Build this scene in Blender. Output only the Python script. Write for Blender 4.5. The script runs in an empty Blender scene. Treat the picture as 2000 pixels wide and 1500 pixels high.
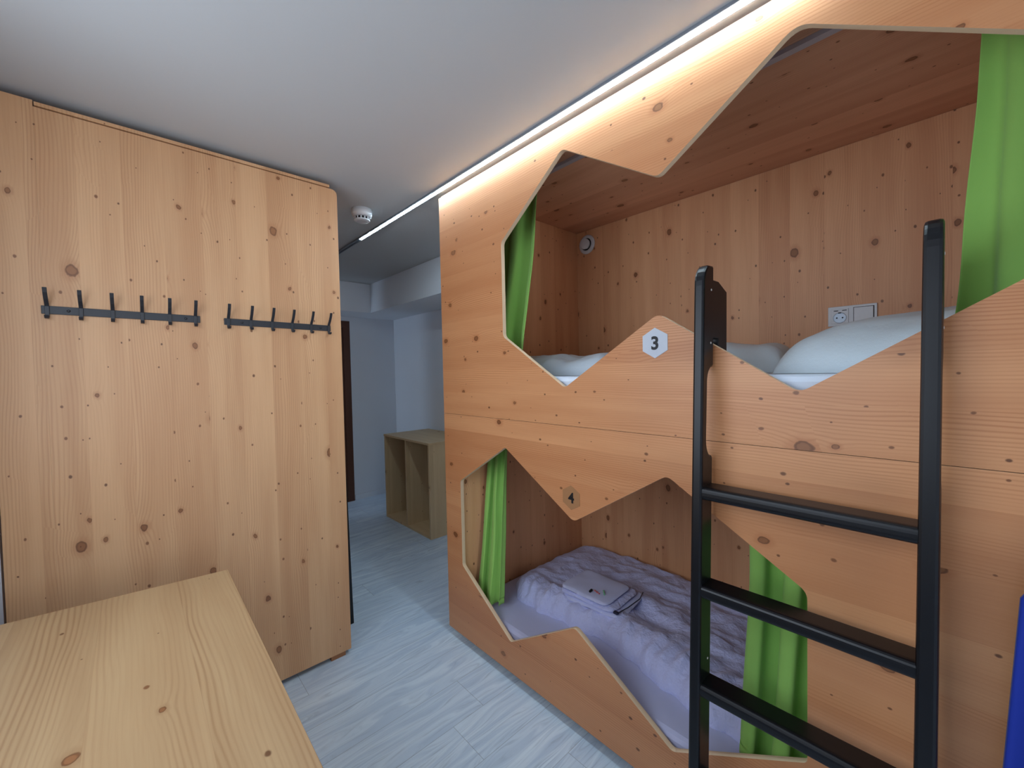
import bpy, bmesh, math, random
from mathutils import Vector, Matrix, noise
from mathutils.geometry import tessellate_polygon
PI = math.pi
random.seed(7)
scene = bpy.context.scene
COL = scene.collection
H0 = 1.38                      # eye height: every shape below is written relative to it

# ---------------------------------------------------------------- camera, world, light
cam_data = bpy.data.cameras.new('camera')
cam = bpy.data.objects.new('camera', cam_data); COL.objects.link(cam)
yaw, pitch, roll, f_px = 0.74418002, 0.02786921, 0.02077356, 804.52
cy, sy, cp, sp = math.cos(yaw), math.sin(yaw), math.cos(pitch), math.sin(pitch)
fwd = Vector((sy*cp, cy*cp, -sp)); rgt = Vector((cy, -sy, 0)); dwn = fwd.cross(rgt)
r2 = rgt*math.cos(roll) + dwn*math.sin(roll); d2 = -rgt*math.sin(roll) + dwn*math.cos(roll)
mw = Matrix.Identity(4)
for i in range(3):
    mw[i][0], mw[i][1], mw[i][2] = r2[i], -d2[i], -fwd[i]
mw[2][3] = H0
cam.matrix_world = mw
cam_data.sensor_width = 36; cam_data.lens = f_px*36/2000; cam_data.clip_start = 0.01
scene.camera = cam

world = bpy.data.worlds.new('sky'); scene.world = world; world.use_nodes = True
wn = world.node_tree.nodes; wn['Background'].inputs[0].default_value = (0.50, 0.68, 1.0, 1)
wn['Background'].inputs[1].default_value = 1.0

vs = scene.view_settings
vs.view_transform = 'Standard'; vs.look = 'None'; vs.gamma = 1; vs.use_curve_mapping = False
vs.exposure = 0.12
WINDOW_POWER, LEFT_POWER, STRIP = 21.0, 13.6, 80.0

def area_light(name, loc, rot, sx, sy_, power, color):
    d = bpy.data.lights.new(name, 'AREA'); d.shape = 'RECTANGLE'; d.size = sx; d.size_y = sy_
    d.energy = power; d.color = color
    o = bpy.data.objects.new(name, d); COL.objects.link(o)
    o.location = (loc[0], loc[1], loc[2]+H0); o.rotation_euler = rot
    return o
# daylight standing in the window openings of the wall behind the camera and of the left wall, plus a corridor fill
area_light('window_daylight', (0.10, -2.72, 0.05), (math.radians(90), 0, 0), 0.9, 1.30, WINDOW_POWER, (0.90, 0.95, 1.0))
area_light('side_window_daylight', (-0.54, 0.86, 0.17), (0, math.radians(-90), 0), 1.1, 1.35, LEFT_POWER, (0.84, 0.92, 1.0))
area_light('corridor_fill_light', (-0.54, 4.33, 0.05), (0, math.radians(-90), 0), 1.2, 0.30, 8.0, (0.62, 0.80, 1.0))  # unseen source added to brighten the corridor, not a known window

# ---------------------------------------------------------------- node helpers
def srgb(r, g, b):
    def f(c):
        c /= 255.0
        return c/12.92 if c <= 0.04045 else ((c+0.055)/1.055)**2.4
    return (f(r), f(g), f(b), 1)

class NT:
    def __init__(s, name):
        s.mat = bpy.data.materials.new(name); s.mat.use_nodes = True
        s.t = s.mat.node_tree; s.n = s.t.nodes; s.bsdf = s.n['Principled BSDF']
    def node(s, kind, **kw):
        n = s.n.new(kind)
        for k, v in kw.items(): setattr(n, k, v)
        return n
    def put(s, sock, v):
        if isinstance(v, bpy.types.NodeSocket): s.t.links.new(v, sock)
        else: sock.default_value = v
    def m(s, op, a, b=0.0, c=0.0, clamp=False):
        n = s.node('ShaderNodeMath', operation=op); n.use_clamp = clamp
        s.put(n.inputs[0], a); s.put(n.inputs[1], b); s.put(n.inputs[2], c)
        return n.outputs[0]
    def vec(s, x, y, z=0.0):
        n = s.node('ShaderNodeCombineXYZ')
        for i, v in enumerate((x, y, z)): s.put(n.inputs[i], v)
        return n.outputs[0]
    def noise(s, v, scale, detail=2.0, rough=0.5):
        n = s.node('ShaderNodeTexNoise'); s.put(n.inputs['Vector'], v)
        n.inputs['Scale'].default_value = scale; n.inputs['Detail'].default_value = detail
        n.inputs['Roughness'].default_value = rough
        return n.outputs['Fac']
    def white(s, w):
        n = s.node('ShaderNodeTexWhiteNoise', noise_dimensions='1D'); s.put(n.inputs['W'], w)
        return n.outputs['Value'], n.outputs['Color']
    def sep(s, v):
        n = s.node('ShaderNodeSeparateXYZ'); s.put(n.inputs[0], v); return n.outputs
    def mix(s, f, a, b, blend='MIX'):
        n = s.node('ShaderNodeMix', data_type='RGBA', blend_type=blend)
        s.put(n.inputs[0], f); s.put(n.inputs[6], a); s.put(n.inputs[7], b)
        return n.outputs[2]
    def step(s, v, lo, hi, to0=0.0, to1=1.0):
        n = s.node('ShaderNodeMapRange', interpolation_type='SMOOTHSTEP')
        s.put(n.inputs[0], v); s.put(n.inputs[1], lo); s.put(n.inputs[2], hi)
        n.inputs[3].default_value = to0; n.inputs[4].default_value = to1
        return n.outputs[0]
    def coord(s):
        return s.sep(s.node('ShaderNodeTexCoord').outputs['Object'])
    def bump(s, h, strength=0.2, dist=0.002):
        n = s.node('ShaderNodeBump'); n.inputs['Strength'].default_value = strength
        n.inputs['Distance'].default_value = dist; s.put(n.inputs['Height'], h)
        s.t.links.new(n.outputs[0], s.bsdf.inputs['Normal'])
    def out(s, color=None, rough=None, **kw):
        if color is not None: s.put(s.bsdf.inputs['Base Color'], color)
        if rough is not None: s.put(s.bsdf.inputs['Roughness'], rough)
        for k, v in kw.items(): s.put(s.bsdf.inputs[k.replace('_', ' ')], v)
        return s.mat

def plain(name, c, rough=0.5, **kw):
    t = NT(name)
    cc = t.coord()
    nz = t.noise(t.vec(cc[0], cc[1], cc[2]), 35, 3)
    dark = tuple(x*0.9 for x in c[:3]) + (1,)
    return t.out(t.mix(nz, dark, c), rough, **kw)

def spruce(name, along, across, base, dark, lamella=0.12, seed=0.0, big=0.5, small=0.5, ring=0.28,
           rough=0.5, bigS=4.8, smallS=11.0, tint=0.10, dens=150.0):
    """three-layer spruce board: glued lamellas, growth rings that swing round the knots, big and pin knots"""
    t = NT(name); c = t.coord()
    u = t.m('ADD', c[along], seed*3.17); v = t.m('ADD', c[across], seed*1.31)
    w = t.m('ADD', c[3-along-across], seed)
    cell = t.m('DIVIDE', v, lamella)
    li = t.m('FLOOR', cell)
    rnd, rcol = t.white(t.m('ADD', li, seed*7.7+3.3))
    rc = t.sep(rcol)
    u2 = t.m('ADD', u, t.m('MULTIPLY', rnd, 5.0))
    uv = t.vec(t.m('MULTIPLY', u2, 0.72), v, 0)
    def knots(S, thr, r0, r1, off):
        vn = t.node('ShaderNodeTexVoronoi', voronoi_dimensions='2D')
        mp = t.node('ShaderNodeVectorMath', operation='ADD'); t.put(mp.inputs[0], uv); mp.inputs[1].default_value = (off, off*0.37, 0)
        nz = t.node('ShaderNodeTexNoise'); t.put(nz.inputs['Vector'], uv); nz.inputs['Scale'].default_value = 42; nz.inputs['Detail'].default_value = 3
        ad = t.node('ShaderNodeVectorMath', operation='MULTIPLY_ADD'); t.put(ad.inputs[0], nz.outputs['Color'])
        ad.inputs[1].default_value = (r0*2.2, r0*2.2, 0); t.put(ad.inputs[2], mp.outputs[0])
        t.put(vn.inputs['Vector'], ad.outputs[0]); vn.inputs['Scale'].default_value = S
        cs = t.sep(vn.outputs['Color'])
        ex = t.m('LESS_THAN', cs[0], thr)
        r = t.m('MULTIPLY_ADD', t.m('POWER', cs[1], 2.0), r1-r0, r0)
        d = t.m('DIVIDE', t.m('DIVIDE', vn.outputs['Distance'], S), r)
        return d, ex, r, cs[2]
    d1, e1, r1_, k1 = knots(bigS, big, 0.0055, 0.0150, 0.0)
    d2_, e2, r2_, k2 = knots(smallS, small, 0.0018, 0.0052, 3.7)
    swell = t.m('MULTIPLY', t.m('MULTIPLY', t.m('EXPONENT', t.m('MULTIPLY', d1, -0.32)), r1_), t.m('MULTIPLY', e1, 2.6))
    low = t.noise(t.vec(t.m('MULTIPLY', u2, 1.1), t.m('MULTIPLY', v, 5.0), t.m('MULTIPLY', rnd, 9.0)), 1.0, 2)
    ph = t.m('ADD', t.m('ADD', v, swell), t.m('MULTIPLY', low, 0.085))
    s1 = t.m('SINE', t.m('MULTIPLY', ph, dens*2*PI*0.8))
    rg = t.m('POWER', t.m('MULTIPLY_ADD', s1, 0.5, 0.5), 2.6)
    quiet = t.step(t.noise(t.vec(t.m('MULTIPLY', u2, 0.5), t.m('MULTIPLY', v, 9.0), t.m('MULTIPLY', rnd, 4)), 1.0, 1), 0.36, 0.66, 0.12, 1.0)
    fib = t.noise(t.vec(t.m('MULTIPLY', u2, 6.0), t.m('MULTIPLY', v, 340.0), t.m('MULTIPLY', w, 60.0)), 1.0, 3, 0.65)
    broad = t.noise(t.vec(t.m('MULTIPLY', u2, 1.2), t.m('MULTIPLY', v, 14.0), 0), 1.0, 2)
    amount = t.m('ADD', t.m('MULTIPLY', t.m('MULTIPLY', rg, quiet), ring), t.m('MULTIPLY', t.m('SUBTRACT', fib, 0.42), 0.55), clamp=True)
    col = t.mix(amount, base, dark)
    col = t.mix(t.step(broad, 0.35, 0.7, 0.0, 0.32), col, dark)
    hl = tuple(min(1, x*1.25) for x in base[:3]) + (1,)
    col = t.mix(t.m('MULTIPLY', rc[1], tint*2.2), col, hl)
    col = t.mix(t.m('MULTIPLY', rc[2], tint*2.6), col, dark)
    # thin joint between lamellas
    fr = t.m('FRACT', cell)
    jn = t.m('LESS_THAN', t.m('MINIMUM', fr, t.m('SUBTRACT', 1.0, fr)), 0.0045)
    col = t.mix(t.m('MULTIPLY', jn, 0.22), col, dark)
    # rings and halo round the big knots, then the knots themselves
    kd = srgb(122, 72, 40); kk = srgb(78, 40, 20)
    halo = t.m('MULTIPLY', t.step(d1, 1.0, 2.6, 0.38, 0.0), e1)
    col = t.mix(halo, col, dark)
    m1 = t.m('MULTIPLY', t.step(d1, 0.80, 1.18, 1.0, 0.0), e1)
    kc = t.mix(k1, kd, srgb(150, 98, 60))
    col = t.mix(t.m('MULTIPLY', m1, 0.86), col, kc)
    rim = t.m('MULTIPLY', t.m('MULTIPLY', t.step(d1, 0.6, 0.9, 0.0, 1.0), t.step(d1, 0.95, 1.15, 1.0, 0.0)), t.m('MULTIPLY', e1, 0.5))
    col = t.mix(rim, col, kk)
    m2 = t.m('MULTIPLY', t.step(d2_, 0.6, 1.3, 1.0, 0.0), e2)
    col = t.mix(t.m('MULTIPLY', m2, 0.85), col, t.mix(k2, kk, kd))
    t.bump(t.m('SUBTRACT', t.m('MULTIPLY', fib, 0.5), m1), 0.10, 0.001)
    return t.out(col, rough)

# ---------------------------------------------------------------- materials
B_FACE, D_FACE = srgb(214, 154, 106), srgb(172, 100, 55)
M = {}
M['face'] = spruce('spruce_face', 1, 2, B_FACE, D_FACE, 0.118, 1.0, big=0.66, small=0.66, ring=0.60, tint=0.14, rough=0.42)
M['face_low'] = spruce('spruce_face_low', 1, 2, B_FACE, D_FACE, 0.132, 4.0, big=0.64, small=0.62, ring=0.60, tint=0.14, rough=0.42)
M['panel'] = spruce('spruce_panel', 2, 0, srgb(216, 172, 128), srgb(172, 116, 74), 0.115, 2.0, big=0.62, small=0.72, ring=0.42, rough=0.45)
M['inner'] = spruce('spruce_inner_back', 2, 1, srgb(234, 178, 132), srgb(186, 114, 74), 0.125, 3.0, big=0.85, small=0.82, ring=0.34, rough=0.5)
M['inner_end'] = spruce('spruce_inner_end', 2, 0, srgb(234, 178, 132), srgb(186, 114, 74), 0.125, 6.0, big=0.7, small=0.82, ring=0.34, rough=0.5)
M['roof'] = spruce('spruce_roof', 1, 0, srgb(226, 172, 136), srgb(178, 114, 84), 0.13, 5.0, big=0.7, small=0.75, ring=0.34, rough=0.5)
M['table'] = spruce('spruce_table', 1, 0, srgb(190, 160, 120), srgb(148, 110, 74), 0.165, 8.0, big=0.55, small=0.5, ring=0.72, rough=0.38, dens=120.0, bigS=4.4, smallS=7.0)
M['shelf'] = spruce('pale_shelf_board', 2, 1, srgb(222, 196, 154), srgb(184, 148, 106), 0.2, 9.0, big=0.3, small=0.3, ring=0.2, rough=0.5)
M['shelf_side'] = spruce('pale_shelf_side', 2, 0, srgb(222, 196, 154), srgb(184, 148, 106), 0.2, 11.0, big=0.3, small=0.3, ring=0.2, rough=0.5)
M['shelf_top'] = spruce('pale_shelf_top', 1, 0, srgb(222, 196, 154), srgb(184, 148, 106), 0.2, 10.0, big=0.3, small=0.3, ring=0.2, rough=0.5)
M['edge'] = plain('light_plywood_edge', srgb(234, 202, 166), 0.55)
M['edge_dark'] = plain('board_edge', srgb(196, 142, 98), 0.55)
M['foot'] = plain('foot_block_wood', srgb(156, 104, 66), 0.6)
M['door'] = spruce('dark_brown_door_frame', 2, 0, srgb(92, 54, 36), srgb(52, 28, 20), 0.3, 12.0, big=0.1, small=0.1, ring=0.3)

def plaster(name, c, rough=0.85):
    t = NT(name); cc = t.coord(); v = t.vec(cc[0], cc[1], cc[2])
    n1 = t.noise(v, 2.2, 4); n2 = t.noise(v, 90, 3)
    t.bump(n2, 0.12, 0.002)
    return t.out(t.mix(n1, tuple(x*0.94 for x in c[:3])+(1,), c), rough)
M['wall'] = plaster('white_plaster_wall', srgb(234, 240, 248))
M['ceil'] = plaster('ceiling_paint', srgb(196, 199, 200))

def floor_mat():
    t = NT('grey_blue_laminate'); c = t.coord()
    u, v = c[0], c[1]
    cell = t.m('DIVIDE', v, 0.19); li = t.m('FLOOR', cell)
    r0, _ = t.white(t.m('ADD', li, 5.2))
    cu = t.m('ADD', t.m('DIVIDE', u, 1.25), t.m('MULTIPLY', r0, 3.0)); lu = t.m('FLOOR', cu)
    r1, rc = t.white(t.m('ADD', t.m('MULTIPLY', li, 17.3), lu))
    s = t.m('ADD', u, t.m('MULTIPLY', r1, 9.0))
    low = t.noise(t.vec(t.m('MULTIPLY', s, 1.6), t.m('MULTIPLY', v, 9.0), r1), 1.0, 2)
    fine = t.noise(t.vec(t.m('MULTIPLY', s, 5.0), t.m('MULTIPLY_ADD', low, 22.0, t.m('MULTIPLY', v, 120.0)), 0), 1.0, 5, 0.6)
    streak = t.noise(t.vec(t.m('MULTIPLY', s, 1.5), t.m('MULTIPLY_ADD', low, 9.0, t.m('MULTIPLY', v, 34.0)), 4), 1.0, 3, 0.6)
    a, b, d = srgb(226, 240, 252), srgb(192, 210, 230), srgb(130, 146, 166)
    col = t.mix(t.step(streak, 0.3, 0.7), a, b)
    col = t.mix(t.step(fine, 0.48, 0.8, 0.0, 0.65), col, d)
    col = t.mix(t.m('MULTIPLY', r1, 0.3), col, b)
    f1 = t.m('FRACT', cell); f2 = t.m('FRACT', cu)
    j = t.m('MAXIMUM', t.m('LESS_THAN', f1, 0.010), t.m('LESS_THAN', f2, 0.0016))
    col = t.mix(t.m('MULTIPLY', j, 0.45), col, srgb(80, 86, 96))
    t.bump(t.m('SUBTRACT', t.m('MULTIPLY', fine, 0.3), j), 0.15, 0.001)
    return t.out(col, 0.42)
M['floor'] = floor_mat()

def cloth(name, c, scale=500, rough=0.9, trans=0.0, wr=0.0, wscale=14, tint=None):
    t = NT(name); cc = t.coord(); v = t.vec(cc[0], cc[1], cc[2])
    n = t.noise(v, scale, 2); n2 = t.noise(v, 6, 3)
    h = n
    if wr:
        w1 = t.noise(v, wscale, 4, 0.6)
        rid = t.m('ABSOLUTE', t.m('SUBTRACT', w1, 0.5))
        h = t.m('ADD', t.m('MULTIPLY', n, 0.04), t.m('MULTIPLY', rid, wr))
        t.bump(h, 0.65, 0.024)
    else:
        t.bump(h, 0.15, 0.001)
    col = t.mix(n2, tuple(x*0.93 for x in c[:3])+(1,), c)
    return t.out(col, rough, Sheen_Weight=0.12)
M['green'] = cloth('green_curtain_felt', srgb(150, 202, 98), 420)
M['blue'] = cloth('royal_blue_towel', srgb(16, 48, 158), 300)
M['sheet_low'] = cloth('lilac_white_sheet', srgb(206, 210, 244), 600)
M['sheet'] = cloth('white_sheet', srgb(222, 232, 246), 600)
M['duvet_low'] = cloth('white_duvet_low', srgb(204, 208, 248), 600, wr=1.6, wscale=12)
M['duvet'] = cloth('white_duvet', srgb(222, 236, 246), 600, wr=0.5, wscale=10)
M['pillow'] = cloth('white_pillow', srgb(232, 246, 252), 600, wr=0.35, wscale=9)
M['black'] = plain('black_lacquer', srgb(12, 13, 18), 0.34, Specular_IOR_Level=0.4)
M['iron'] = plain('black_iron', srgb(42, 44, 50), 0.42)
M['alu'] = plain('aluminium', srgb(150, 158, 168), 0.4, Metallic=0.6)
M['rail'] = plain('grey_rail', srgb(190, 192, 202), 0.35, Metallic=0.3)
M['plastic'] = plain('white_plastic', srgb(220, 222, 226), 0.35)
M['dark'] = plain('dark_gap', srgb(14, 14, 16), 0.8)
M['screw'] = plain('pale_screw_cap', srgb(214, 206, 200), 0.4)
M['plate_grey'] = plain('grey_number_plate', srgb(204, 210, 220), 0.5)
M['plate_brown'] = plain('brown_number_plate', srgb(172, 122, 80), 0.5)
M['ink'] = plain('black_digit', srgb(14, 14, 20), 0.5)
M['red'] = plain('red_wrapper', srgb(196, 96, 96), 0.4)
M['mint'] = plain('mint_wrapper', srgb(120, 180, 140), 0.4)
M['cord'] = plain('dark_zip', srgb(36, 40, 62), 0.6)
def emitter(name, c, s):
    t = NT(name)
    return t.out(c, 0.5, Emission_Color=c, Emission_Strength=s)
M['led'] = emitter('lit_diffuser', (0.66, 0.87, 1.0, 1), STRIP)

# ---------------------------------------------------------------- object helpers
def empty(name, loc, label=None, cat=None, group=None):
    o = bpy.data.objects.new(name, None); COL.objects.link(o)
    o.location = (loc[0], loc[1], loc[2]+H0); o.empty_display_size = 0.1
    if label: o['label'] = label
    if cat: o['category'] = cat
    if group: o['group'] = group
    return o
def origin(o):
    p = Vector((0, 0, 0))
    while o is not None: p = p + Vector(o.location); o = o.parent
    return p
def link(name, bm, mats, parent=None, label=None, smooth=False, bevel=0.0, local=False, cat=None, group=None, kind=None, sub=0):
    me = bpy.data.meshes.new(name)
    bmesh.ops.recalc_face_normals(bm, faces=bm.faces[:])
    if not local:
        off = Vector((0, 0, H0)) - (origin(parent) if parent is not None else Vector((0, 0, 0)))
        bmesh.ops.translate(bm, verts=bm.verts[:], vec=off)
    bm.to_mesh(me); bm.free()
    for m in (mats if isinstance(mats, (list, tuple)) else [mats]): me.materials.append(m)
    if smooth:
        for p in me.polygons: p.use_smooth = True
    o = bpy.data.objects.new(name, me); COL.objects.link(o)
    if parent is not None: o.parent = parent
    if bevel:
        b = o.modifiers.new('bevel', 'BEVEL'); b.width = bevel; b.segments = 2; b.limit_method = 'ANGLE'; b.angle_limit = math.radians(50)
    if sub:
        s = o.modifiers.new('sub', 'SUBSURF'); s.levels = sub; s.render_levels = sub
    if label: o['label'] = label
    if cat: o['category'] = cat
    if group: o['group'] = group
    if kind: o['kind'] = kind
    return o
def BM(): return bmesh.new()
def box(bm, x0, x1, y0, y1, z0, z1, mi=0):
    vs_ = [bm.verts.new((x, y, z)) for x in (x0, x1) for y in (y0, y1) for z in (z0, z1)]
    for q in ((0, 1, 3, 2), (4, 6, 7, 5), (0, 4, 5, 1), (2, 3, 7, 6), (0, 2, 6, 4), (1, 5, 7, 3)):
        f = bm.faces.new([vs_[i] for i in q]); f.material_index = mi
    return bm
def B(*a): return box(BM(), *a)
def fillet(poly, r, n=6):
    out = []; N = len(poly)
    for i in range(N):
        p, a, b = Vector(poly[i][:2]), Vector(poly[i-1][:2]), Vector(poly[(i+1) % N][:2])
        rr = poly[i][2] if len(poly[i]) > 2 else r
        da, db = (a-p), (b-p); la, lb = da.length, db.length; da.normalize(); db.normalize()
        ang = da.angle(db); t = min(rr/math.tan(ang/2), la*0.45, lb*0.45)
        if rr <= 1e-6: out.append(tuple(p)); continue
        p0, p1 = p+da*t, p+db*t
        for k in range(n+1):
            s = k/n; out.append(tuple(p0*(1-s)**2 + p*2*s*(1-s) + p1*s*s))
    return out
def slab(loops, axis, c0, c1, edge_mi=0, bm=None):
    """flat board with holes. loops: outline + holes in the two other axes; axis: thickness direction"""
    bm = bm or BM()
    def P(a, b, c):
        v = [a, b]; v.insert(axis, c); return tuple(v)
    tris = tessellate_polygon([[Vector((p[0], p[1], 0)) for p in lp] for lp in loops])
    flat = [p for lp in loops for p in lp]
    f0 = [bm.verts.new(P(p[0], p[1], c0)) for p in flat]; f1 = [bm.verts.new(P(p[0], p[1], c1)) for p in flat]
    for t in tris:
        try: bm.faces.new([f0[i] for i in t]); bm.faces.new([f1[i] for i in reversed(t)])
        except ValueError: pass
    k = 0
    for lp in loops:
        n = len(lp)
        for i in range(n):
            a, b = k+i, k+(i+1) % n
            f = bm.faces.new((f0[a], f0[b], f1[b], f1[a])); f.material_index = edge_mi
        k += n
    return bm
def tube(bm, pts, r, n=8, flat=1.0, cap=True):
    rings = []; up = Vector((0, 0, 1))
    for i, p in enumerate(pts):
        p = Vector(p); d = (Vector(pts[min(i+1, len(pts)-1)]) - Vector(pts[max(i-1, 0)])).normalized()
        s = d.cross(up); s = s.normalized() if s.length > 1e-3 else Vector((0, 1, 0))
        t = s.cross(d)
        rr = r[i] if isinstance(r, (list, tuple)) else r
        rings.append([bm.verts.new(p + s*math.cos(2*PI*k/n)*rr*flat + t*math.sin(2*PI*k/n)*rr) for k in range(n)])
    for a, b in zip(rings, rings[1:]):
        for k in range(n): bm.faces.new((a[k], a[(k+1) % n], b[(k+1) % n], b[k]))
    if cap: bm.faces.new(rings[0][::-1]); bm.faces.new(rings[-1])
    return bm
def lathe(bm, prof, c, axis='z', n=40):
    """prof: (radius, height)"""
    rings = []
    for r, h in prof:
        ring = []
        for k in range(n):
            a = 2*PI*k/n; x, y = r*math.cos(a), r*math.sin(a)
            v = (x, y, h) if axis == 'z' else (h, x, y)
            ring.append(bm.verts.new((c[0]+v[0], c[1]+v[1], c[2]+v[2])))
        rings.append(ring)
    for a, b in zip(rings, rings[1:]):
        for k in range(n): bm.faces.new((a[k], a[(k+1) % n], b[(k+1) % n], b[k]))
    bm.faces.new(rings[0]); bm.faces.new(rings[-1])
    return bm
def digit(txt, size, cx, cy_, cz, parent, mat, mirror=False):
    cu = bpy.data.curves.new('digit_outline', 'FONT'); cu.body = txt; cu.size = size; cu.align_x = 'CENTER'; cu.align_y = 'CENTER'
    cu.extrude = 0.0003; cu.offset = size*0.030
    tmp = bpy.data.objects.new('tmp', cu); COL.objects.link(tmp)
    dg = bpy.context.evaluated_depsgraph_get()
    me = bpy.data.meshes.new_from_object(tmp.evaluated_get(dg)); bpy.data.objects.remove(tmp)
    bm = BM(); bm.from_mesh(me); bpy.data.meshes.remove(me)
    ys = [v.co.y for v in bm.verts]; xs = [v.co.x for v in bm.verts]
    mx, my = (min(xs)+max(xs))/2, (min(ys)+max(ys))/2
    for v in bm.verts:
        x, y, z = v.co.x-mx, v.co.y-my, v.co.z
        v.co = (cx - z, cy_ - x, cz + y)      # reads from the -X side
    return link('digit', bm, mat, parent, label='black number %s' % txt)

# ---------------------------------------------------------------- the room
LXB0 = -.32
XL, XR, YN, YF, ZF, ZC = -0.42, 2.30, -2.6, 4.55, -H0, 0.94
link('floor', B(XL-.1, XR+.1, YN-.1, YF+.1, ZF-.06, ZF), M['floor'], kind='structure')
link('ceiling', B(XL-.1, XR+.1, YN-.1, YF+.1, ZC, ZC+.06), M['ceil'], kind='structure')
link('wall_right', B(XR, XR+.1, YN, YF, ZF, ZC), M['wall'], kind='structure')
link('wall_far', slab([[(XL, ZF), (XR, ZF), (XR, ZC), (XL, ZC)]], 1, YF, YF+.1), M['wall'], kind='structure')
link('wall_left', slab([[(YN, ZF), (YF, ZF), (YF, ZC), (YN, ZC)], [(.15, -.42), (1.58, -.42), (1.58, .76), (.15, .76)], [(4.15, -.60), (4.50, -.60), (4.50, .64), (4.15, .64)]], 0, XL-.1, XL), M['wall'], kind='structure')  # last hole is added to let the corridor fill in
link('wall_near', slab([[(XL, ZF), (XR, ZF), (XR, ZC), (XL, ZC)], [(-.38, -.65), (.60, -.65), (.60, .75), (-.38, .75)]], 1, YN-.1, YN), M['wall'], kind='structure')
# boxed-in duct below the ceiling, along the right wall and over the far door
link('trim_1', slab([[(XL+.001, 4.14), (1.838, 4.14), (1.838, 2.0), (XR-.001, 2.0), (XR-.001, YF-.001), (XL+.001, YF-.001)]], 2, .648, ZC-.001), M['wall'], kind='structure')
link('baseboard_far', B(1.78, XR-.001, YF-.014, YF-.0005, ZF, ZF+.055), M['wall'], kind='structure')
link('baseboard_right', B(XR-.014, XR-.001, 1.95, YF-.015, ZF, ZF+.055), M['wall'], kind='structure')
link('trim_2', B(XL+.001, LXB0-.014, 2.10, 2.20, ZF+.001, ZC-.001), M['wall'], kind='structure')
d = empty('door_1', (1.3, YF, ZF)); d['kind'] = 'structure'
link('door_frame', slab([[(.86, ZF), (1.765, ZF), (1.765, .597), (.86, .597)], [(.93, ZF+.001), (1.695, ZF+.001), (1.695, .527), (.93, .527)]], 1, YF-.03, YF-.001), M['door'], d)
link('door_leaf', B(.932, 1.693, YF-.020, YF-.003, ZF+.002, .525), M['door'], d)
bm = BM(); tube(bm, [(1.62, YF-.02, -.33), (1.62, YF-.065, -.33), (1.52, YF-.065, -.33)], .008)
link('door_handle', bm, M['alu'], d, smooth=True)
# frames of the two daylight windows, and a third added with the corridor fill
for k, (ax, lo, hi, zl, zh, c0, c1) in enumerate(((1, -.38, .60, -.65, .75, YN-.07, YN-.02), (0, .15, 1.58, -.42, .76, XL-.07, XL-.02), (0, 4.15, 4.50, -.60, .64, XL-.07, XL-.02))):
    w = 0.045
    outer = [(lo+.001, zl+.001), (hi-.001, zl+.001), (hi-.001, zh-.001), (lo+.001, zh-.001)]
    hole = [(lo+w, zl+w), (hi-w, zl+w), (hi-w, zh-w), (lo+w, zh-w)]
    link('window_%d' % (k+1), slab([outer, hole], ax, c0, c1), M['plastic'], kind='structure')

# ---------------------------------------------------------------- LED line on the ceiling
led = empty('ceiling_light_line', (1.178, 1.5, ZC), 'long thin lit light line on the ceiling beside the bunk top', 'ceiling light')
bm = BM(); LX = 1.178
box(bm, LX-.016, LX-.0085, -.7, 4.13, ZC-.011, ZC-.0005); box(bm, LX+.0085, LX+.016, -.7, 4.13, ZC-.011, ZC-.0005)
box(bm, LX-.0085, LX+.0085, -.7, 4.13, ZC-.004, ZC-.0005)
link('profile', bm, M['alu'], led, label='grey aluminium profile')
for a, b in ((.20, 1.237), (1.241, 2.437), (2.441, 2.775)):
    link('diffuser', B(LX-.0083, LX+.0083, a, b, ZC-.0125, ZC-.005), M['led'], led, label='white lit diffuser')

# ---------------------------------------------------------------- smoke detector
sd = empty('smoke_detector', (.985, 2.29, ZC), 'small white round smoke detector on the ceiling', 'smoke detector')
SC = (.985, 2.29, ZC)
SC = (.988, 2.30, ZC)
bm = BM(); lathe(bm, [(.055, -.0005), (.055, -.030), (.050, -.042), (.046, -.044)], SC); link('base', bm, M['plastic'], sd, smooth=True)
bm = BM(); lathe(bm, [(.037, -.0445), (.037, -.058)], SC); link('sensor_chamber', bm, M['dark'], sd, label='black vents')
bm = BM(); lathe(bm, [(.043, -.0585), (.042, -.064), (.030, -.068)], SC); link('cap', bm, M['plastic'], sd)
bm = BM()
for k in range(12):
    a = 2*PI*k/12; x, y = SC[0]+.038*math.cos(a), SC[1]+.038*math.sin(a)
    box(bm, x-.0025, x+.0025, y-.0025, y+.0025, ZC-.0584, ZC-.0444)
link('ribs', bm, M['plastic'], sd)

# ---------------------------------------------------------------- the numbered bunk bed
X0 = 1.20; TH = .019
YA, YB, ZB, ZT, ZS = 1.835, -.42, -1.341, .908, -.2055
IY, JY, BX = 1.72, -.30, 2.195
up_hole = fillet([(1.355, .568, .03), (1.005, .826, .03), (.628, .588, .03), (.268, .822, .05), (-.09, .588, .03), (-.09, .158, .03),
                  (.265, -.064, .035), (.632, .172, .035), (1.010, -.062, .028), (1.355, .158, .03)], .03)
lo_hole = fillet([(1.702, -.54, .02), (1.357, -.330, .02), (.978, -.565, .035), (.608, -.328, .03), (.249, -.555, .035), (.249, -.985, .02),
                  (.60, -1.195, .025), (.980, -.972, .03), (1.347, -1.202, .02), (1.702, -.972, .02)], .03)
bunk = empty('bunk_bed', (1.7, .7, ZF), 'built-in spruce bunk bed with honeycomb cut-out front, numbered 3 and 4', 'bunk bed')
link('front_panel', slab([[(YB, ZS+.0008), (YA, ZS+.0008), (YA, ZT), (YB, ZT)], up_hole], 0, X0, X0+TH, 1), [M['face'], M['edge']], bunk, label='upper front board with honeycomb opening')
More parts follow.
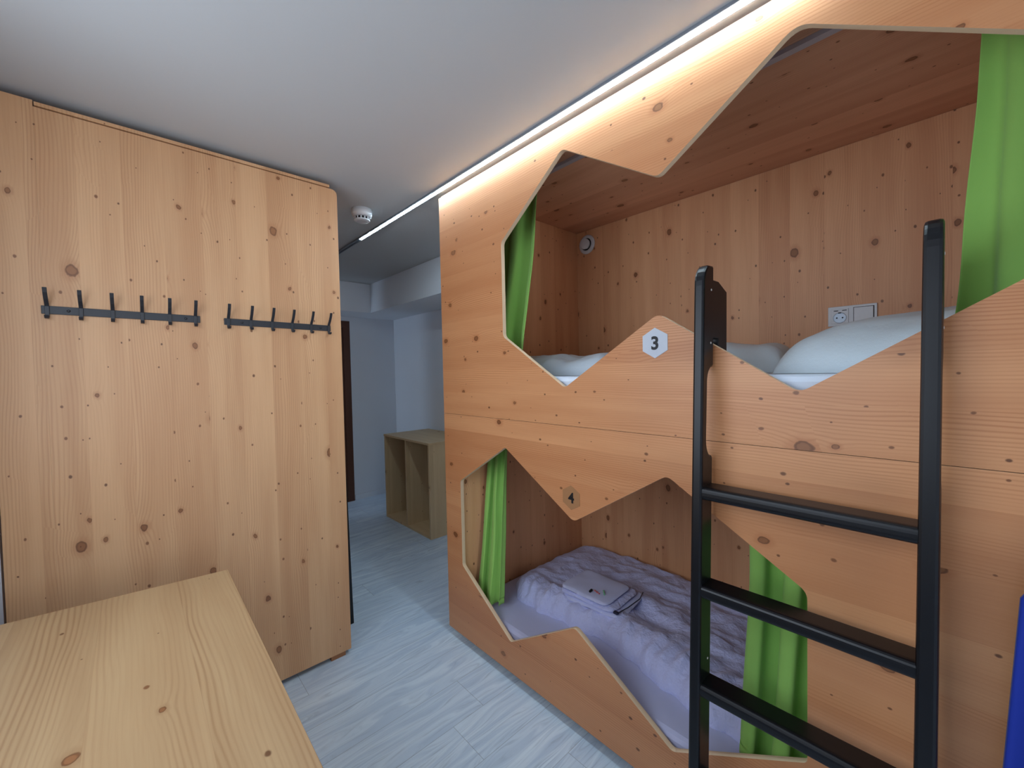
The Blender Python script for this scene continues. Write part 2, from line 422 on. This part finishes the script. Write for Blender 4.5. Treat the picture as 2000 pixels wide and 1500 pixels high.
link('front_panel', slab([[(YB, ZB), (YA, ZB), (YA, ZS-.0008), (YB, ZS-.0008)], lo_hole], 0, X0, X0+TH, 1), [M['face_low'], M['edge']], bunk, label='lower front board with honeycomb opening')
I0 = X0+TH+.0005
link('end_panel', B(I0, BX, IY, IY+.02, ZB, ZT-.001), M['inner_end'], bunk)
link('end_panel', B(I0, BX, JY-.02, JY, ZB, ZT-.001), M['inner_end'], bunk)
link('back_panel', B(BX+.0005, BX+.02, JY-.02, IY+.02, ZB, ZT-.001), M['inner'], bunk)
link('roof_panel', B(X0+.012, BX+.02, YB+.005, YA-.004, ZT, ZT+.012), M['roof'], bunk)
link('bed_base', B(I0, BX, JY+.0005, IY-.0005, -.160, -.140), M['roof'], bunk, label='upper bed board')
link('bed_base', B(I0, BX, JY+.0005, IY-.0005, -1.300, -1.280), M['roof'], bunk, label='lower bed board')
for y in (1.70, .70, -.30):
    for x in (1.235, 2.12):
        link('foot', B(x, x+.05, y, y+.07, ZF+.0003, (ZB if y != .70 else -1.3005)-.0005), M['foot'], bunk)
for z in (.894, -.176):
    bm = BM(); box(bm, 1.398, 1.422, JY+.002, IY-.002, z, z+.0135 if z > 0 else z+.0155)
    link('curtain_rail', bm, M['rail'], bunk, label='pale grey curtain rail')
# number plates
def hexagon(cy_, cz, w, h):
    return [(cy_, cz+h/2), (cy_+w/2, cz+h/4), (cy_+w/2, cz-h/4), (cy_, cz-h/2), (cy_-w/2, cz-h/4), (cy_-w/2, cz+h/4)]
pl = link('number_plate', slab([hexagon(.642, .0825, .083, .095)], 0, X0-.0016, X0-.0002), M['plate_grey'], bunk, label='pale grey hexagon plate reading 3')
digit('3', .056, X0-.0020, .642, .0825, pl, M['ink'])
pl = link('number_plate', slab([hexagon(.9865, -.4755, .081, .093)], 0, X0-.0016, X0-.0002), M['plate_brown'], bunk, label='brown hexagon plate reading 4')
digit('4', .054, X0-.0020, .9865, -.4755, pl, M['ink'])
# round air valve in the upper berth
vt = link('air_vent', lathe(BM(), [(.038, -.0005), (.060, -.0005), (.061, -.004), (.056, -.010), (.040, -.013), (.038, -.009)], (BX, 1.637, .817), 'x'), M['plastic'], bunk, smooth=True, label='white round air vent ring')
link('vent_gap', lathe(BM(), [(.040, -.0005), (.040, -.004)], (BX-.006, 1.637, .817), 'x'), M['dark'], vt)
link('vent_disc', lathe(BM(), [(.030, -.010), (.033, -.022), (.031, -.030), (.012, -.033)], (BX, 1.637, .817), 'x'), M['plastic'], vt, smooth=False)
# socket and switch
so = link('socket_plate', B(BX-.008, BX-.0002, .222, .380, .166, .248), M['plastic'], bunk, bevel=.002, label='white double plate with a socket and a switch')
link('socket_insert', B(BX-.0105, BX-.0082, .311, .369, .177, .237), M['plastic'], so, bevel=.001)
bm = BM(); lathe(bm, [(.0225, 0), (.0215, -.002), (.0195, -.0022), (.0195, -.0005)], (BX-.0106, .340, .200), 'x'); link('socket_ring', bm, M['alu'], so)
bm = BM()
for dy in (-.0095, .0095): lathe(bm, [(.003, 0), (.003, -.0006)], (BX-.0113, .340+dy, .200), 'x', 12)
for dy in (-.0155, .0125): box(bm, BX-.0112, BX-.0105, .340+dy-.0075, .340+dy+.0075, .2285, .2315)
box(bm, BX-.0132, BX-.0105, .335, .345, .2185, .2225)
link('socket_holes', bm, M['dark'], so)
link('switch_gap', B(BX-.0088, BX-.0081, .231, .296, .175, .239), M['dark'], so)
link('switch_rocker', B(BX-.0125, BX-.0089, .2335, .294, .177, .237), M['plastic'], so, bevel=.001)

# ---------------------------------------------------------------- bedding
def mattress(name, x0, x1, y0, y1, z0, z1, label, mat):
    bm = BM(); box(bm, x0, x1, y0, y1, z0, z1)
    return link(name, bm, mat, None, label=label, cat='mattress', bevel=.018)
mattress('mattress', 1.232, 2.185, JY+.008, IY-.008, -.1395, -.020, 'white sheeted mattress in the upper berth of the bunk', M['sheet'])
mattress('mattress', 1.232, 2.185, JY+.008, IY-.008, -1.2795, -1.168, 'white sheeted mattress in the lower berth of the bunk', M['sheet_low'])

def puff(name, fn_xy, fn_h, zb, nu, nv, mat, label, cat, seed, rough=.01, fr=9.0, edge=3.0, group=None, fine=0.0, ff=40):
    """closed soft body: fn_xy(s,t)->(x,y), s,t in [-1,1]; fn_h(s,t)->height; flat underside"""
    bm = BM(); top = []; bot = []
    for i in range(nu+1):
        s = -math.cos(PI*i/nu) if True else -1+2*i/nu; s = .35*s + .65*(-1+2*i/nu); rt = []; rb = []
        for j in range(nv+1):
            t = -math.cos(PI*j/nv); t = .35*t + .65*(-1+2*j/nv)
            x, y = fn_xy(s, t)
            e = max(0.0, (1-abs(s)**edge)*(1-abs(t)**edge))**.42
            n = noise.noise(Vector((x*fr+seed, y*fr, seed*2.0))) + .5*noise.noise(Vector((x*fr*2.3, y*fr*2.3+seed, 1.0)))
            n2 = (1-abs(noise.noise(Vector((x*ff+seed, y*ff*.6, 3.3))))*2)*fine if fine else 0
            h = fn_h(s, t)*e + (rough*n + n2)*min(1, e*1.3)
            rt.append(bm.verts.new((x, y, zb + max(h, 0.0015 if e > 0 else 0.0008))))
            rb.append(bm.verts.new((x, y, zb)))
        top.append(rt); bot.append(rb)
    for i in range(nu):
        for j in range(nv):
            bm.faces.new((top[i][j], top[i+1][j], top[i+1][j+1], top[i][j+1]))
            bm.faces.new((bot[i][j], bot[i][j+1], bot[i+1][j+1], bot[i+1][j]))
    for j in range(nv):
        bm.faces.new((top[0][j], top[0][j+1], bot[0][j+1], bot[0][j])); bm.faces.new((top[nu][j+1], top[nu][j], bot[nu][j], bot[nu][j+1]))
    for i in range(nu):
        bm.faces.new((top[i+1][0], top[i][0], bot[i][0], bot[i+1][0])); bm.faces.new((top[i][nv], top[i+1][nv], bot[i+1][nv], bot[i][nv]))
    return link(name, bm, mat, None, label=label, smooth=True, cat=cat, group=group)

def lerp(a, b, t): return a+(b-a)*t
def seg(pts, t):
    for (a, va), (b, vb) in zip(pts, pts[1:]):
        if t <= b: return lerp(va, vb, max(0, (t-a)/(b-a)))
    return pts[-1][1]
# lower duvet: s runs front -> wall, t runs head -> far end
def dl_xy(s, t):
    y = lerp(.27, 1.675, (t+1)/2)
    xf = seg([(.27, 1.335), (.45, 1.345), (.62, 1.36), (1.0, 1.455), (1.35, 1.42), (1.52, 1.41), (1.675, 1.50)], y)
    xf += .006*math.sin(y*31) + .004*math.sin(y*67)
    x = lerp(xf, 2.178, (s+1)/2)
    y -= .05*max(0, t)**3 * max(0, (-s-.4))*1.2
    return x, y
def dl_h(s, t):
    x, y = dl_xy(s, t)
    roll_ = math.exp(-((x-1.50)/.10)**2)*.036
    fan = .0085*math.sin(y*95+6*noise.noise(Vector((x*4, y*4, 0))))*math.exp(-((x-1.44)/.10)**2)
    ridge = .020*math.exp(-(((x-1.72)-.25*(y-.85))/.05)**2)*(1 if y < 1.0 else math.exp(-((y-1.0)/.12)**2))
    return .058 + roll_ + fan + ridge
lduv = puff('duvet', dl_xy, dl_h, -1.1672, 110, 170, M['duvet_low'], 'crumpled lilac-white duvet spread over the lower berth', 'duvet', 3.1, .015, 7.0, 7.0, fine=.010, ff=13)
# folded linen set lying on the lower duvet
tw = empty('folded_linen', (1.60, 1.17, -1.085), 'folded stack of white linen lying on the lower duvet', 'folded linen')
def fold(cx, cy_, w, l, z0, h, ang, mat, name, seed, label=None):
    bm = BM(); nu, nv = 26, 30; rings = [[], []]
    for side in (0, 1):
        for i in range(nu+1):
            row = []
            for j in range(nv+1):
                s, t = -1+2*i/nu, -1+2*j/nv
                q = (abs(s)**6+abs(t)**6)
                k = 1/max(1.0, q**(1/6)) if q > 0 else 1
                x, y = s*k*w/2, t*k*l/2
                e = max(0, 1-abs(s)**8)*max(0, 1-abs(t)**8)
                nn = noise.noise(Vector((x*11+seed, y*11, seed)))*.006
                z = z0 + (h*(.5+.5*e**.5) + nn if side else h*(.5-.5*e**.5) + nn*.3)
                X_ = cx + x*math.cos(ang) - y*math.sin(ang); Y_ = cy_ + x*math.sin(ang) + y*math.cos(ang)
                row.append(bm.verts.new((X_, Y_, z)))
            rings[side].append(row)
    lo, hi = rings
    for i in range(nu):
        for j in range(nv):
            bm.faces.new((hi[i][j], hi[i+1][j], hi[i+1][j+1], hi[i][j+1])); bm.faces.new((lo[i][j], lo[i][j+1], lo[i+1][j+1], lo[i+1][j]))
    bmesh.ops.remove_doubles(bm, verts=bm.verts[:], dist=.0002)
    return link(name, bm, mat, tw, smooth=True, label=label)
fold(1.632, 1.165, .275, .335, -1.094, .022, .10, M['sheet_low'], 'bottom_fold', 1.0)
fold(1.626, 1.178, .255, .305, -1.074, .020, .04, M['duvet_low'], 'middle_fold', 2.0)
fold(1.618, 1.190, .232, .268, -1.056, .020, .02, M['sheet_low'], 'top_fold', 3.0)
bm = BM(); tube(bm, [(1.525, 1.01, -1.066), (1.60, .999, -1.064), (1.70, .999, -1.064), (1.765, 1.02, -1.066)], .0022); link('zip', bm, M['cord'], tw, label='dark zip line')
link('zip_pull', B(1.515, 1.530, 1.000, 1.022, -1.066, -1.056), M['cord'], tw, bevel=.002, label='dark zip pull')
def sweet(loc, ang, mat, label, L=.026, r=.006, twist=True):
    o = empty('wrapped_sweet', loc, label, 'sweet')
    bm = BM(); ca, sa = math.cos(ang), math.sin(ang)
    p = lambda k: (loc[0]+ca*k, loc[1]+sa*k, loc[2]+r)
    tube(bm, [p(-L/2), p(-L/2+.004), p(L/2-.004), p(L/2)], [r*.5, r, r, r*.5], 10); link('body', bm, mat, o, smooth=True)
    if twist:
        for sgn in (-1, 1):
            bm = BM(); tube(bm, [p(sgn*L/2), p(sgn*(L/2+.003)), p(sgn*(L/2+.010))], [r*.3, r*.4, r*1.0], 8, 1.0); link('twisted_end', bm, mat, o)
    return o
sweet((1.548, 1.165, -1.0365), .15, M['dark'], 'small dark wrapped item on the folded linen, left of the coloured ones', .026, .0055, False)
sweet((1.560, 1.138, -1.0365), 1.3, M['red'], 'tiny red wrapped sweet on the folded linen', .014, .004)
sweet((1.578, 1.112, -1.0365), .7, M['mint'], 'tiny mint green wrapped sweet on the folded linen', .014, .0045)

# upper duvet and pillows
def du_xy(s, t):
    y = lerp(.93, 1.66, (t+1)/2); xf = seg([(.93, 1.62), (1.1, 1.60), (1.3, 1.58), (1.55, 1.60), (1.66, 1.66)], y) - .19
    return lerp(xf, 2.05, (s+1)/2), y
def du_h(s, t):
    x, y = du_xy(s, t)
    return .098 + .022*math.exp(-((y-1.60)/.10)**2) + .018*math.exp(-((y-1.02)/.08)**2)*(1 if x > 1.6 else .3) - .02*math.exp(-((y-1.2)/.1)**2)
puff('duvet', du_xy, du_h, -.0192, 60, 60, M['duvet'], 'pale folded duvet at the far end of the upper berth', 'duvet', 5.4, .010, 8.0, 5.0, fine=.004, ff=14)

def lp_xy(s, t):
    y = lerp(-.285, .372, (t+1)/2); x = lerp(1.365, 1.875, (s+1)/2)
    return x + .015*t*abs(t) + .02*(1-abs(s))*0, y - .03*(1-abs(t))*s
def lp_h(s, t): return lerp(.205, .120, (t+1)/2) - .02*s*s + .012*math.sin(s*3+t*4)
puff('pillow', lp_xy, lp_h, -.0192, 60, 70, M['pillow'], 'large plump white pillow rising toward the right curtain', 'pillow', 1.0, .008, 6.0, 4.0, fine=.003, ff=9)
puff('pillow', lambda s, t: (lerp(1.90, 2.18, (s+1)/2), lerp(-.285, .17, (t+1)/2)), lambda s, t: .212 - .012*t, -.0192, 30, 40, M['duvet'], 'white pillow against the back board behind the plump one', 'pillow', 7.0, .006, 6.0, 5.0)
puff('pillow', lambda s, t: (lerp(1.63, 1.98, (s+1)/2), lerp(.415, .80, (t+1)/2)+.01*s), lambda s, t: .112 + .006*math.sin(t*5), -.0192, 44, 44, M['pillow'], 'small white pillow left of the plump one, near the ladder', 'pillow', 4.0, .007, 9.0, 5.0, fine=.003, ff=12)

# ---------------------------------------------------------------- curtains
def curtain(name, top, bot, z1, z0, folds, amp, phase, label, x_top=1.408, x_bot=1.33, mat=None, seed=0.0, curl=None, cat='curtain', nv=70, nh=150, zhem=None, gather=1.0):
    bm = BM(); rows = []
    for i in range(nv+1):
        q = i/nv; z = lerp(z1, z0, q); row = []
        a, b = lerp(top[0], bot[0], q**1.3), lerp(top[1], bot[1], q**1.3)
        xc = lerp(x_top, x_bot, q**1.4)
        am = amp*(.55+.6*q)
        for j in range(nh+1):
            p = j/nh
            w = 2*PI*folds*p + phase + .55*math.sin(2*PI*p*1.3+seed+q*1.2)
            sx = math.sin(w); sx = math.copysign(abs(sx)**.7, sx)
            x = xc + am*sx + .010*noise.noise(Vector((p*4+seed, q*3, 0)))
            y = lerp(a, b, p) + .55*am*math.sin(2*w+.6)*gather + .008*noise.noise(Vector((p*3, q*3+seed, 5)))
            zz = z
            if zhem and q > .97: zz += zhem*math.sin(w*.5)
            if curl: x, y, zz = curl(p, q, x, y, zz)
            row.append(bm.verts.new((x, y, zz)))
        rows.append(row)
    for i in range(nv):
        for j in range(nh): bm.faces.new((rows[i][j], rows[i][j+1], rows[i+1][j+1], rows[i+1][j]))
    o = link(name, bm, mat or M['green'], None, label=label, smooth=True, cat=cat)
    s = o.modifiers.new('thick', 'SOLIDIFY'); s.thickness = .0022; s.offset = 0
    return o
curtain('curtain', (1.66, 1.295), (1.66, 1.335), .893, -.010, 2.0, .030, 3.9, 'lime green curtain at the left side of the upper berth', 1.400, 1.300, seed=.2, gather=.35)
curtain('curtain', (-.035, -.29), (.012, -.29), .893, .005, 2.2, .030, .9, 'lime green curtain at the right side of the upper berth, cut by the frame', 1.405, 1.282, seed=2.0, gather=.5)
curtain('curtain', (1.700, 1.575), (1.700, 1.500), -.1765, -1.150, 2.3, .022, 2.2, 'green curtain at the left side of the lower berth', 1.405, 1.285, seed=2.6, gather=.6, zhem=.02)
curtain('curtain', (.435, .16), (.435, .20), -.1765, -1.138, 2.6, .030, 3.0, 'green curtain at the right side of the lower berth, behind the ladder', 1.405, 1.282, seed=3.0, gather=.4, zhem=.02)

# ---------------------------------------------------------------- ladder
def make_ladder():
    root = empty('ladder', (1.20, .25, ZF), 'black wooden ladder with flat rungs leaning on the numbered bunk bed', 'ladder')
    def rear(z): return 1.1990 - .0455*(.283 - z)
    D_ = .072
    zt, zbm = .283, ZF+.001
    prof = [(rear(zt)-.004, zt)]
    for k in range(1, 8):
        a = PI/2*k/7; prof.append((rear(zt)-D_+.048*(1-math.sin(a)) + (0), zt-.0+(-.060*(1-math.cos(a)))))
    prof += [(rear(zbm)-D_, zbm), (rear(zbm), zbm)]
    # hand-hold cut in the rear edge
    n0, n1 = -.245, .010
    cut = [(rear(n0), n0)]
    for k in range(0, 7):
        a = PI/2*k/6; cut.append((rear(n0)-.006-.032*math.sin(a), n0+.006+.045*(1-math.cos(a))))
    for k in range(0, 7):
        a = PI/2*k/6; cut.append((rear(n1)-.006-.034*math.cos(a), n1-.006-.045*(1-math.sin(a))))
    cut.append((rear(n1), n1))
    prof += cut
    for (yt0, yt1, yb0, yb1, tg) in ((.4615, .4890, .4600, .4900, 1), (.0205, .0490, .0250, .0585, 0)):
        bm = BM(); a = []; b = []
        for x, z in prof:
            q = (zt-z)/(zt-zbm)
            a.append(bm.verts.new((x, lerp(yt0, yb0, q), z))); b.append(bm.verts.new((x, lerp(yt1, yb1, q), z)))
        bm.faces.new(a); bm.faces.new(b[::-1])
        for i in range(len(a)):
            j = (i+1) % len(a); bm.faces.new((a[i], b[i], b[j], a[j]))
        st = link('stile', bm, M['black'], root, bevel=.006)
        # hook board that reaches over the rail into the berth
        y0 = yt0+.002
        pts = [(1.165, .245), (1.232, .245), (1.292, .222), (1.165, .1)]
        if tg: pts = [(1.165, .245), (1.232, .245), (1.292, .222), (1.288, .030), (1.2255, .030), (1.2255, .084), (1.165, .084)]
        else: pts = [(1.165, .245), (1.232, .245), (1.292, .222), (1.288, .050), (1.2255, .050), (1.2255, .104), (1.165, .104)]
        link('hook_board', slab([pts], 1, y0, y0+.016), M['black'], root, bevel=.002)
        for z in (.215, .070, -.79):
            link('screw_cap', lathe(BM(), [(.0032, 0), (.0028, -.0008)], (0, 0, 0), 'x', 14), M['screw'], root, local=True)
            s = COL.objects[-1]; s.rotation_euler = (0, 0, PI/2)
            q = (zt-z)/(zt-zbm); s.location = (rear(z)-.022 - 1.20, lerp(yt0, yb0, q) - .0002 - .25, z+H0-0.0)
    for k in range(4):
        z = -.318 - .262*k; xr = rear(z); zc = z
        q = (zt-z)/(zt-zbm)
        ya, yb = lerp(.490, .4905, q)-.028, lerp(.0490, .0585, q)-.001
        pr = fillet([(xr-.002, zc+.002, .004), (xr-.068, zc+.002, .014), (xr-.068, zc-.033, .013), (xr-.002, zc-.033, .006)], .01, 5)
        link('rung', slab([pr], 1, yb, ya), M['black'], root, bevel=.0015)
    return root
ladder = make_ladder()

# ---------------------------------------------------------------- second bunk bed seen from its end, with its ladder
PY = 2.045; PX = .757; LXB = -.32; PB = -1.357
b2 = empty('bunk_bed', (.2, 3.1, ZF), 'spruce bunk bed seen from its end panel, behind the two coat racks', 'bunk bed')
E0 = PB
link('end_panel', slab([fillet([(-.208, E0, 0), (PX, E0, 0), (PX, .897, .028), (-.208, .897, 0)], .02)], 1, PY, PY+.0195), M['panel'], b2, label='wide spruce end panel')
link('end_board', B(LXB, -.2082, PY, PY+.020, E0, .917), M['panel'], b2, label='narrow spruce board beside the end panel')
link('front_panel', slab([fillet([(2.065, E0, 0), (4.10, E0, 0), (4.10, .897, .03), (2.065, .897, .0)], .03),
     [(4.145-0-(y-.0)*1.0+.0, z) for y, z in fillet([(p[0]+.648, p[1]) for p in [(1.355, .568), (1.005, .826), (.628, .588), (.268, .822), (-.09, .588), (-.09, .158), (.265, -.064), (.632, .172), (1.010, -.062), (1.355, .158)]], .03)]],
     0, PX-.019, PX, 1), [M['face'], M['edge']], b2)
link('roof_panel', B(-.205, PX-.035, PY-.004, 4.09, .9005, .9125), M['panel'], b2)
link('back_panel', B(LXB, LXB+.018, PY+.019, 4.09, E0, .89), M['inner'], b2)
link('end_panel', B(LXB+.019, PX-.02, 4.07, 4.09, E0, .89), M['inner_end'], b2)
link('bed_base', B(LXB+.019, PX-.02, PY+.021, 4.069, -.16, -.14), M['roof'], b2)
link('bed_base', B(LXB+.019, PX-.02, PY+.021, 4.069, -1.30, -1.28), M['roof'], b2)
for x in (-.28, .662):
    for y in (PY-.0, 3.98):
        link('foot', B(x, x+.068, y+.004, y+.06, ZF+.0003, E0-.0005), M['foot'], b2)

def dup(root, loc, rotz, label):
    r = root.copy(); COL.objects.link(r); r.location = loc; r.rotation_euler = (0, 0, rotz); r['label'] = label
    for ch in list(root.children):
        c = ch.copy(); COL.objects.link(c); c.parent = r
    return r
lad2 = dup(ladder, (PX-.040, 2.52, 0), PI, 'black ladder mostly hidden behind the end panel with the coat racks')

lad2.rotation_euler = (0, math.radians(-1.55), PI)

# ---------------------------------------------------------------- coat racks
def coat_rack(x0, x1, z0, z1, hooks, label):
    h_ = .027
    r = empty('coat_rack', ((x0+x1)/2, PY, (z0+z1)/2-.02), label, 'coat rack', 'black iron coat racks on the end panel')
    bm = BM(); z = lambda x: lerp(z0, z1, (x-x0)/(x1-x0))
    vs_ = []
    for x in (x0, x1):
        for y in (PY-.0042, PY-.0002):
            for dz in (0, -h_): vs_.append(bm.verts.new((x, y, z(x)+dz)))
    for q in ((0, 1, 3, 2), (4, 6, 7, 5), (0, 4, 5, 1), (2, 3, 7, 6), (0, 2, 6, 4), (1, 5, 7, 3)): bm.faces.new([vs_[i] for i in q])
    link('rail', bm, M['iron'], r, bevel=.001)
    for x in (x0+.062, x1-.045):
        bm = BM(); lathe(bm, [(.0048, 0), (.0040, .0022), (.0015, .003)], (0, 0, 0), 'z', 14)
        bmesh.ops.rotate(bm, verts=bm.verts[:], cent=(0, 0, 0), matrix=Matrix.Rotation(PI/2, 3, 'X'))
        bmesh.ops.translate(bm, verts=bm.verts[:], vec=(x, PY-.0043, z(x)-h_/2)); link('screw', bm, M['iron'], r, smooth=True)
    for x in hooks:
        zz = z(x); w = .0052; t = .0022
        path = [(-.046, .054), (-.040, .040), (-.026, .020), (-.012, .006), (-.0066, -.002), (-.0066, -.032), (-.009, -.038), (-.016, -.0415), (-.024, -.040), (-.029, -.034)]
        bm = BM(); rows = []
        for i, (dy, dz) in enumerate(path):
            a = Vector(path[max(i-1, 0)]); b = Vector(path[min(i+1, len(path)-1)]); d_ = (b-a).normalized(); n_ = Vector((-d_.y, d_.x))*t
            c = Vector((dy, dz))
            rows.append([bm.verts.new((x+sx*w, PY+(c+n_*sn).x, zz+(c+n_*sn).y)) for sx, sn in ((-1, -1), (1, -1), (1, 1), (-1, 1))])
        for a, b in zip(rows, rows[1:]):
            for k in range(4): bm.faces.new((a[k], a[(k+1) % 4], b[(k+1) % 4], b[k]))
        bm.faces.new(rows[0]); bm.faces.new(rows[-1])
        link('hook', bm, M['iron'], r, bevel=.0007)
    return r
coat_rack(-.2125, .206, .2525, .2495, (-.199, -.121, -.043, .035, .113, .191), 'black iron six-hook coat rack, the left one farther from the panel edge')
coat_rack(.2845, .7065, .2475, .2425, (.299, .379, .459, .539, .619, .697), 'black iron six-hook coat rack, the right one by the panel edge')

# ---------------------------------------------------------------- table
TZ = -.63
tb = empty('table', (0, 1.1, ZF), 'pale spruce table top in the near left corner', 'table')
top = [(-.405, 1.708), (.210, 1.632), (.2035, .42), (-.405, .42)]
link('table_top', slab([top], 2, TZ-.028, TZ, 1), [M['table'], M['edge']], tb, bevel=.0015)
for x, y in ((-.39, 1.60), (.13, 1.55), (-.39, .46), (.13, .46)):
    link('leg', B(x, x+.05, y, y+.05, ZF+.0003, TZ-.0285), M['table'], tb, bevel=.002)
for a in ((-.34, .13, 1.565, 1.585), (-.34, .13, .475, .495)):
    link('apron', B(a[0]+.001, a[1]-.001, a[2], a[3], TZ-.10, TZ-.0285), M['table'], tb)

# ---------------------------------------------------------------- open shelf unit by the right wall
S0, S1, SX0, SX1, SZ = 2.967, 3.785, 1.781, 2.275, -.572
sh = empty('shelf_unit', (2.03, 3.38, ZF), 'pale wooden open shelf unit with two upright bays in the corridor', 'shelf unit')
link('top_board', B(SX0-.004, SX1, S0-.004, S1+.004, SZ-.018, SZ), [M['shelf_top']], sh, bevel=.001)
link('side_board', B(SX0, SX1-.012, S0, S0+.018, ZF+.0003, SZ-.0185), M['shelf_side'], sh)
link('side_board', B(SX0, SX1-.012, S1-.018, S1, ZF+.0003, SZ-.0185), M['shelf_side'], sh)
link('divider', B(SX0+.004, SX1-.012, 3.365, 3.383, ZF+.0185, SZ-.0185), M['shelf_side'], sh)
link('bottom_board', B(SX0+.002, SX1-.012, S0+.0185, S1-.0185, ZF+.0003, ZF+.018), M['shelf_top'], sh)
link('back_board', B(SX1-.0115, SX1-.002, S0, S1, ZF+.0003, SZ-.0185), M['shelf'], sh)

# ---------------------------------------------------------------- blue towel hanging on the bunk front, at the frame edge
tl = empty('blue_towel', (1.16, -.2, -.7), 'royal blue towel hanging against the bunk front at the right edge', 'towel')
bm = BM(); rows = []
nv, nh = 50, 60
for i in range(nv+1):
    q = i/nv; row = []; hw = .030 + .105*min(1, q/.2)**.7 + .045*q
    for j in range(nh+1):
        p = j/nh; y = -.222 + hw*(1-2*p)*1.0
        x = 1.165 - .030*q + .016*math.sin(p*2*PI*3+.7)*(q**.5)*1.0
        row.append(bm.verts.new((x, y, -.262 - .82*q)))
    rows.append(row)
for i in range(nv):
    for j in range(nh): bm.faces.new((rows[i][j], rows[i][j+1], rows[i+1][j+1], rows[i+1][j]))
o = link('cloth', bm, M['blue'], tl, smooth=True)
s = o.modifiers.new('thick', 'SOLIDIFY'); s.thickness = .006; s.offset = 0
bm = BM(); tube(bm, [(1.1995, -.222, -.255), (1.165, -.222, -.258), (1.155, -.222, -.240)], .004); link('hook', bm, M['iron'], tl, smooth=True)
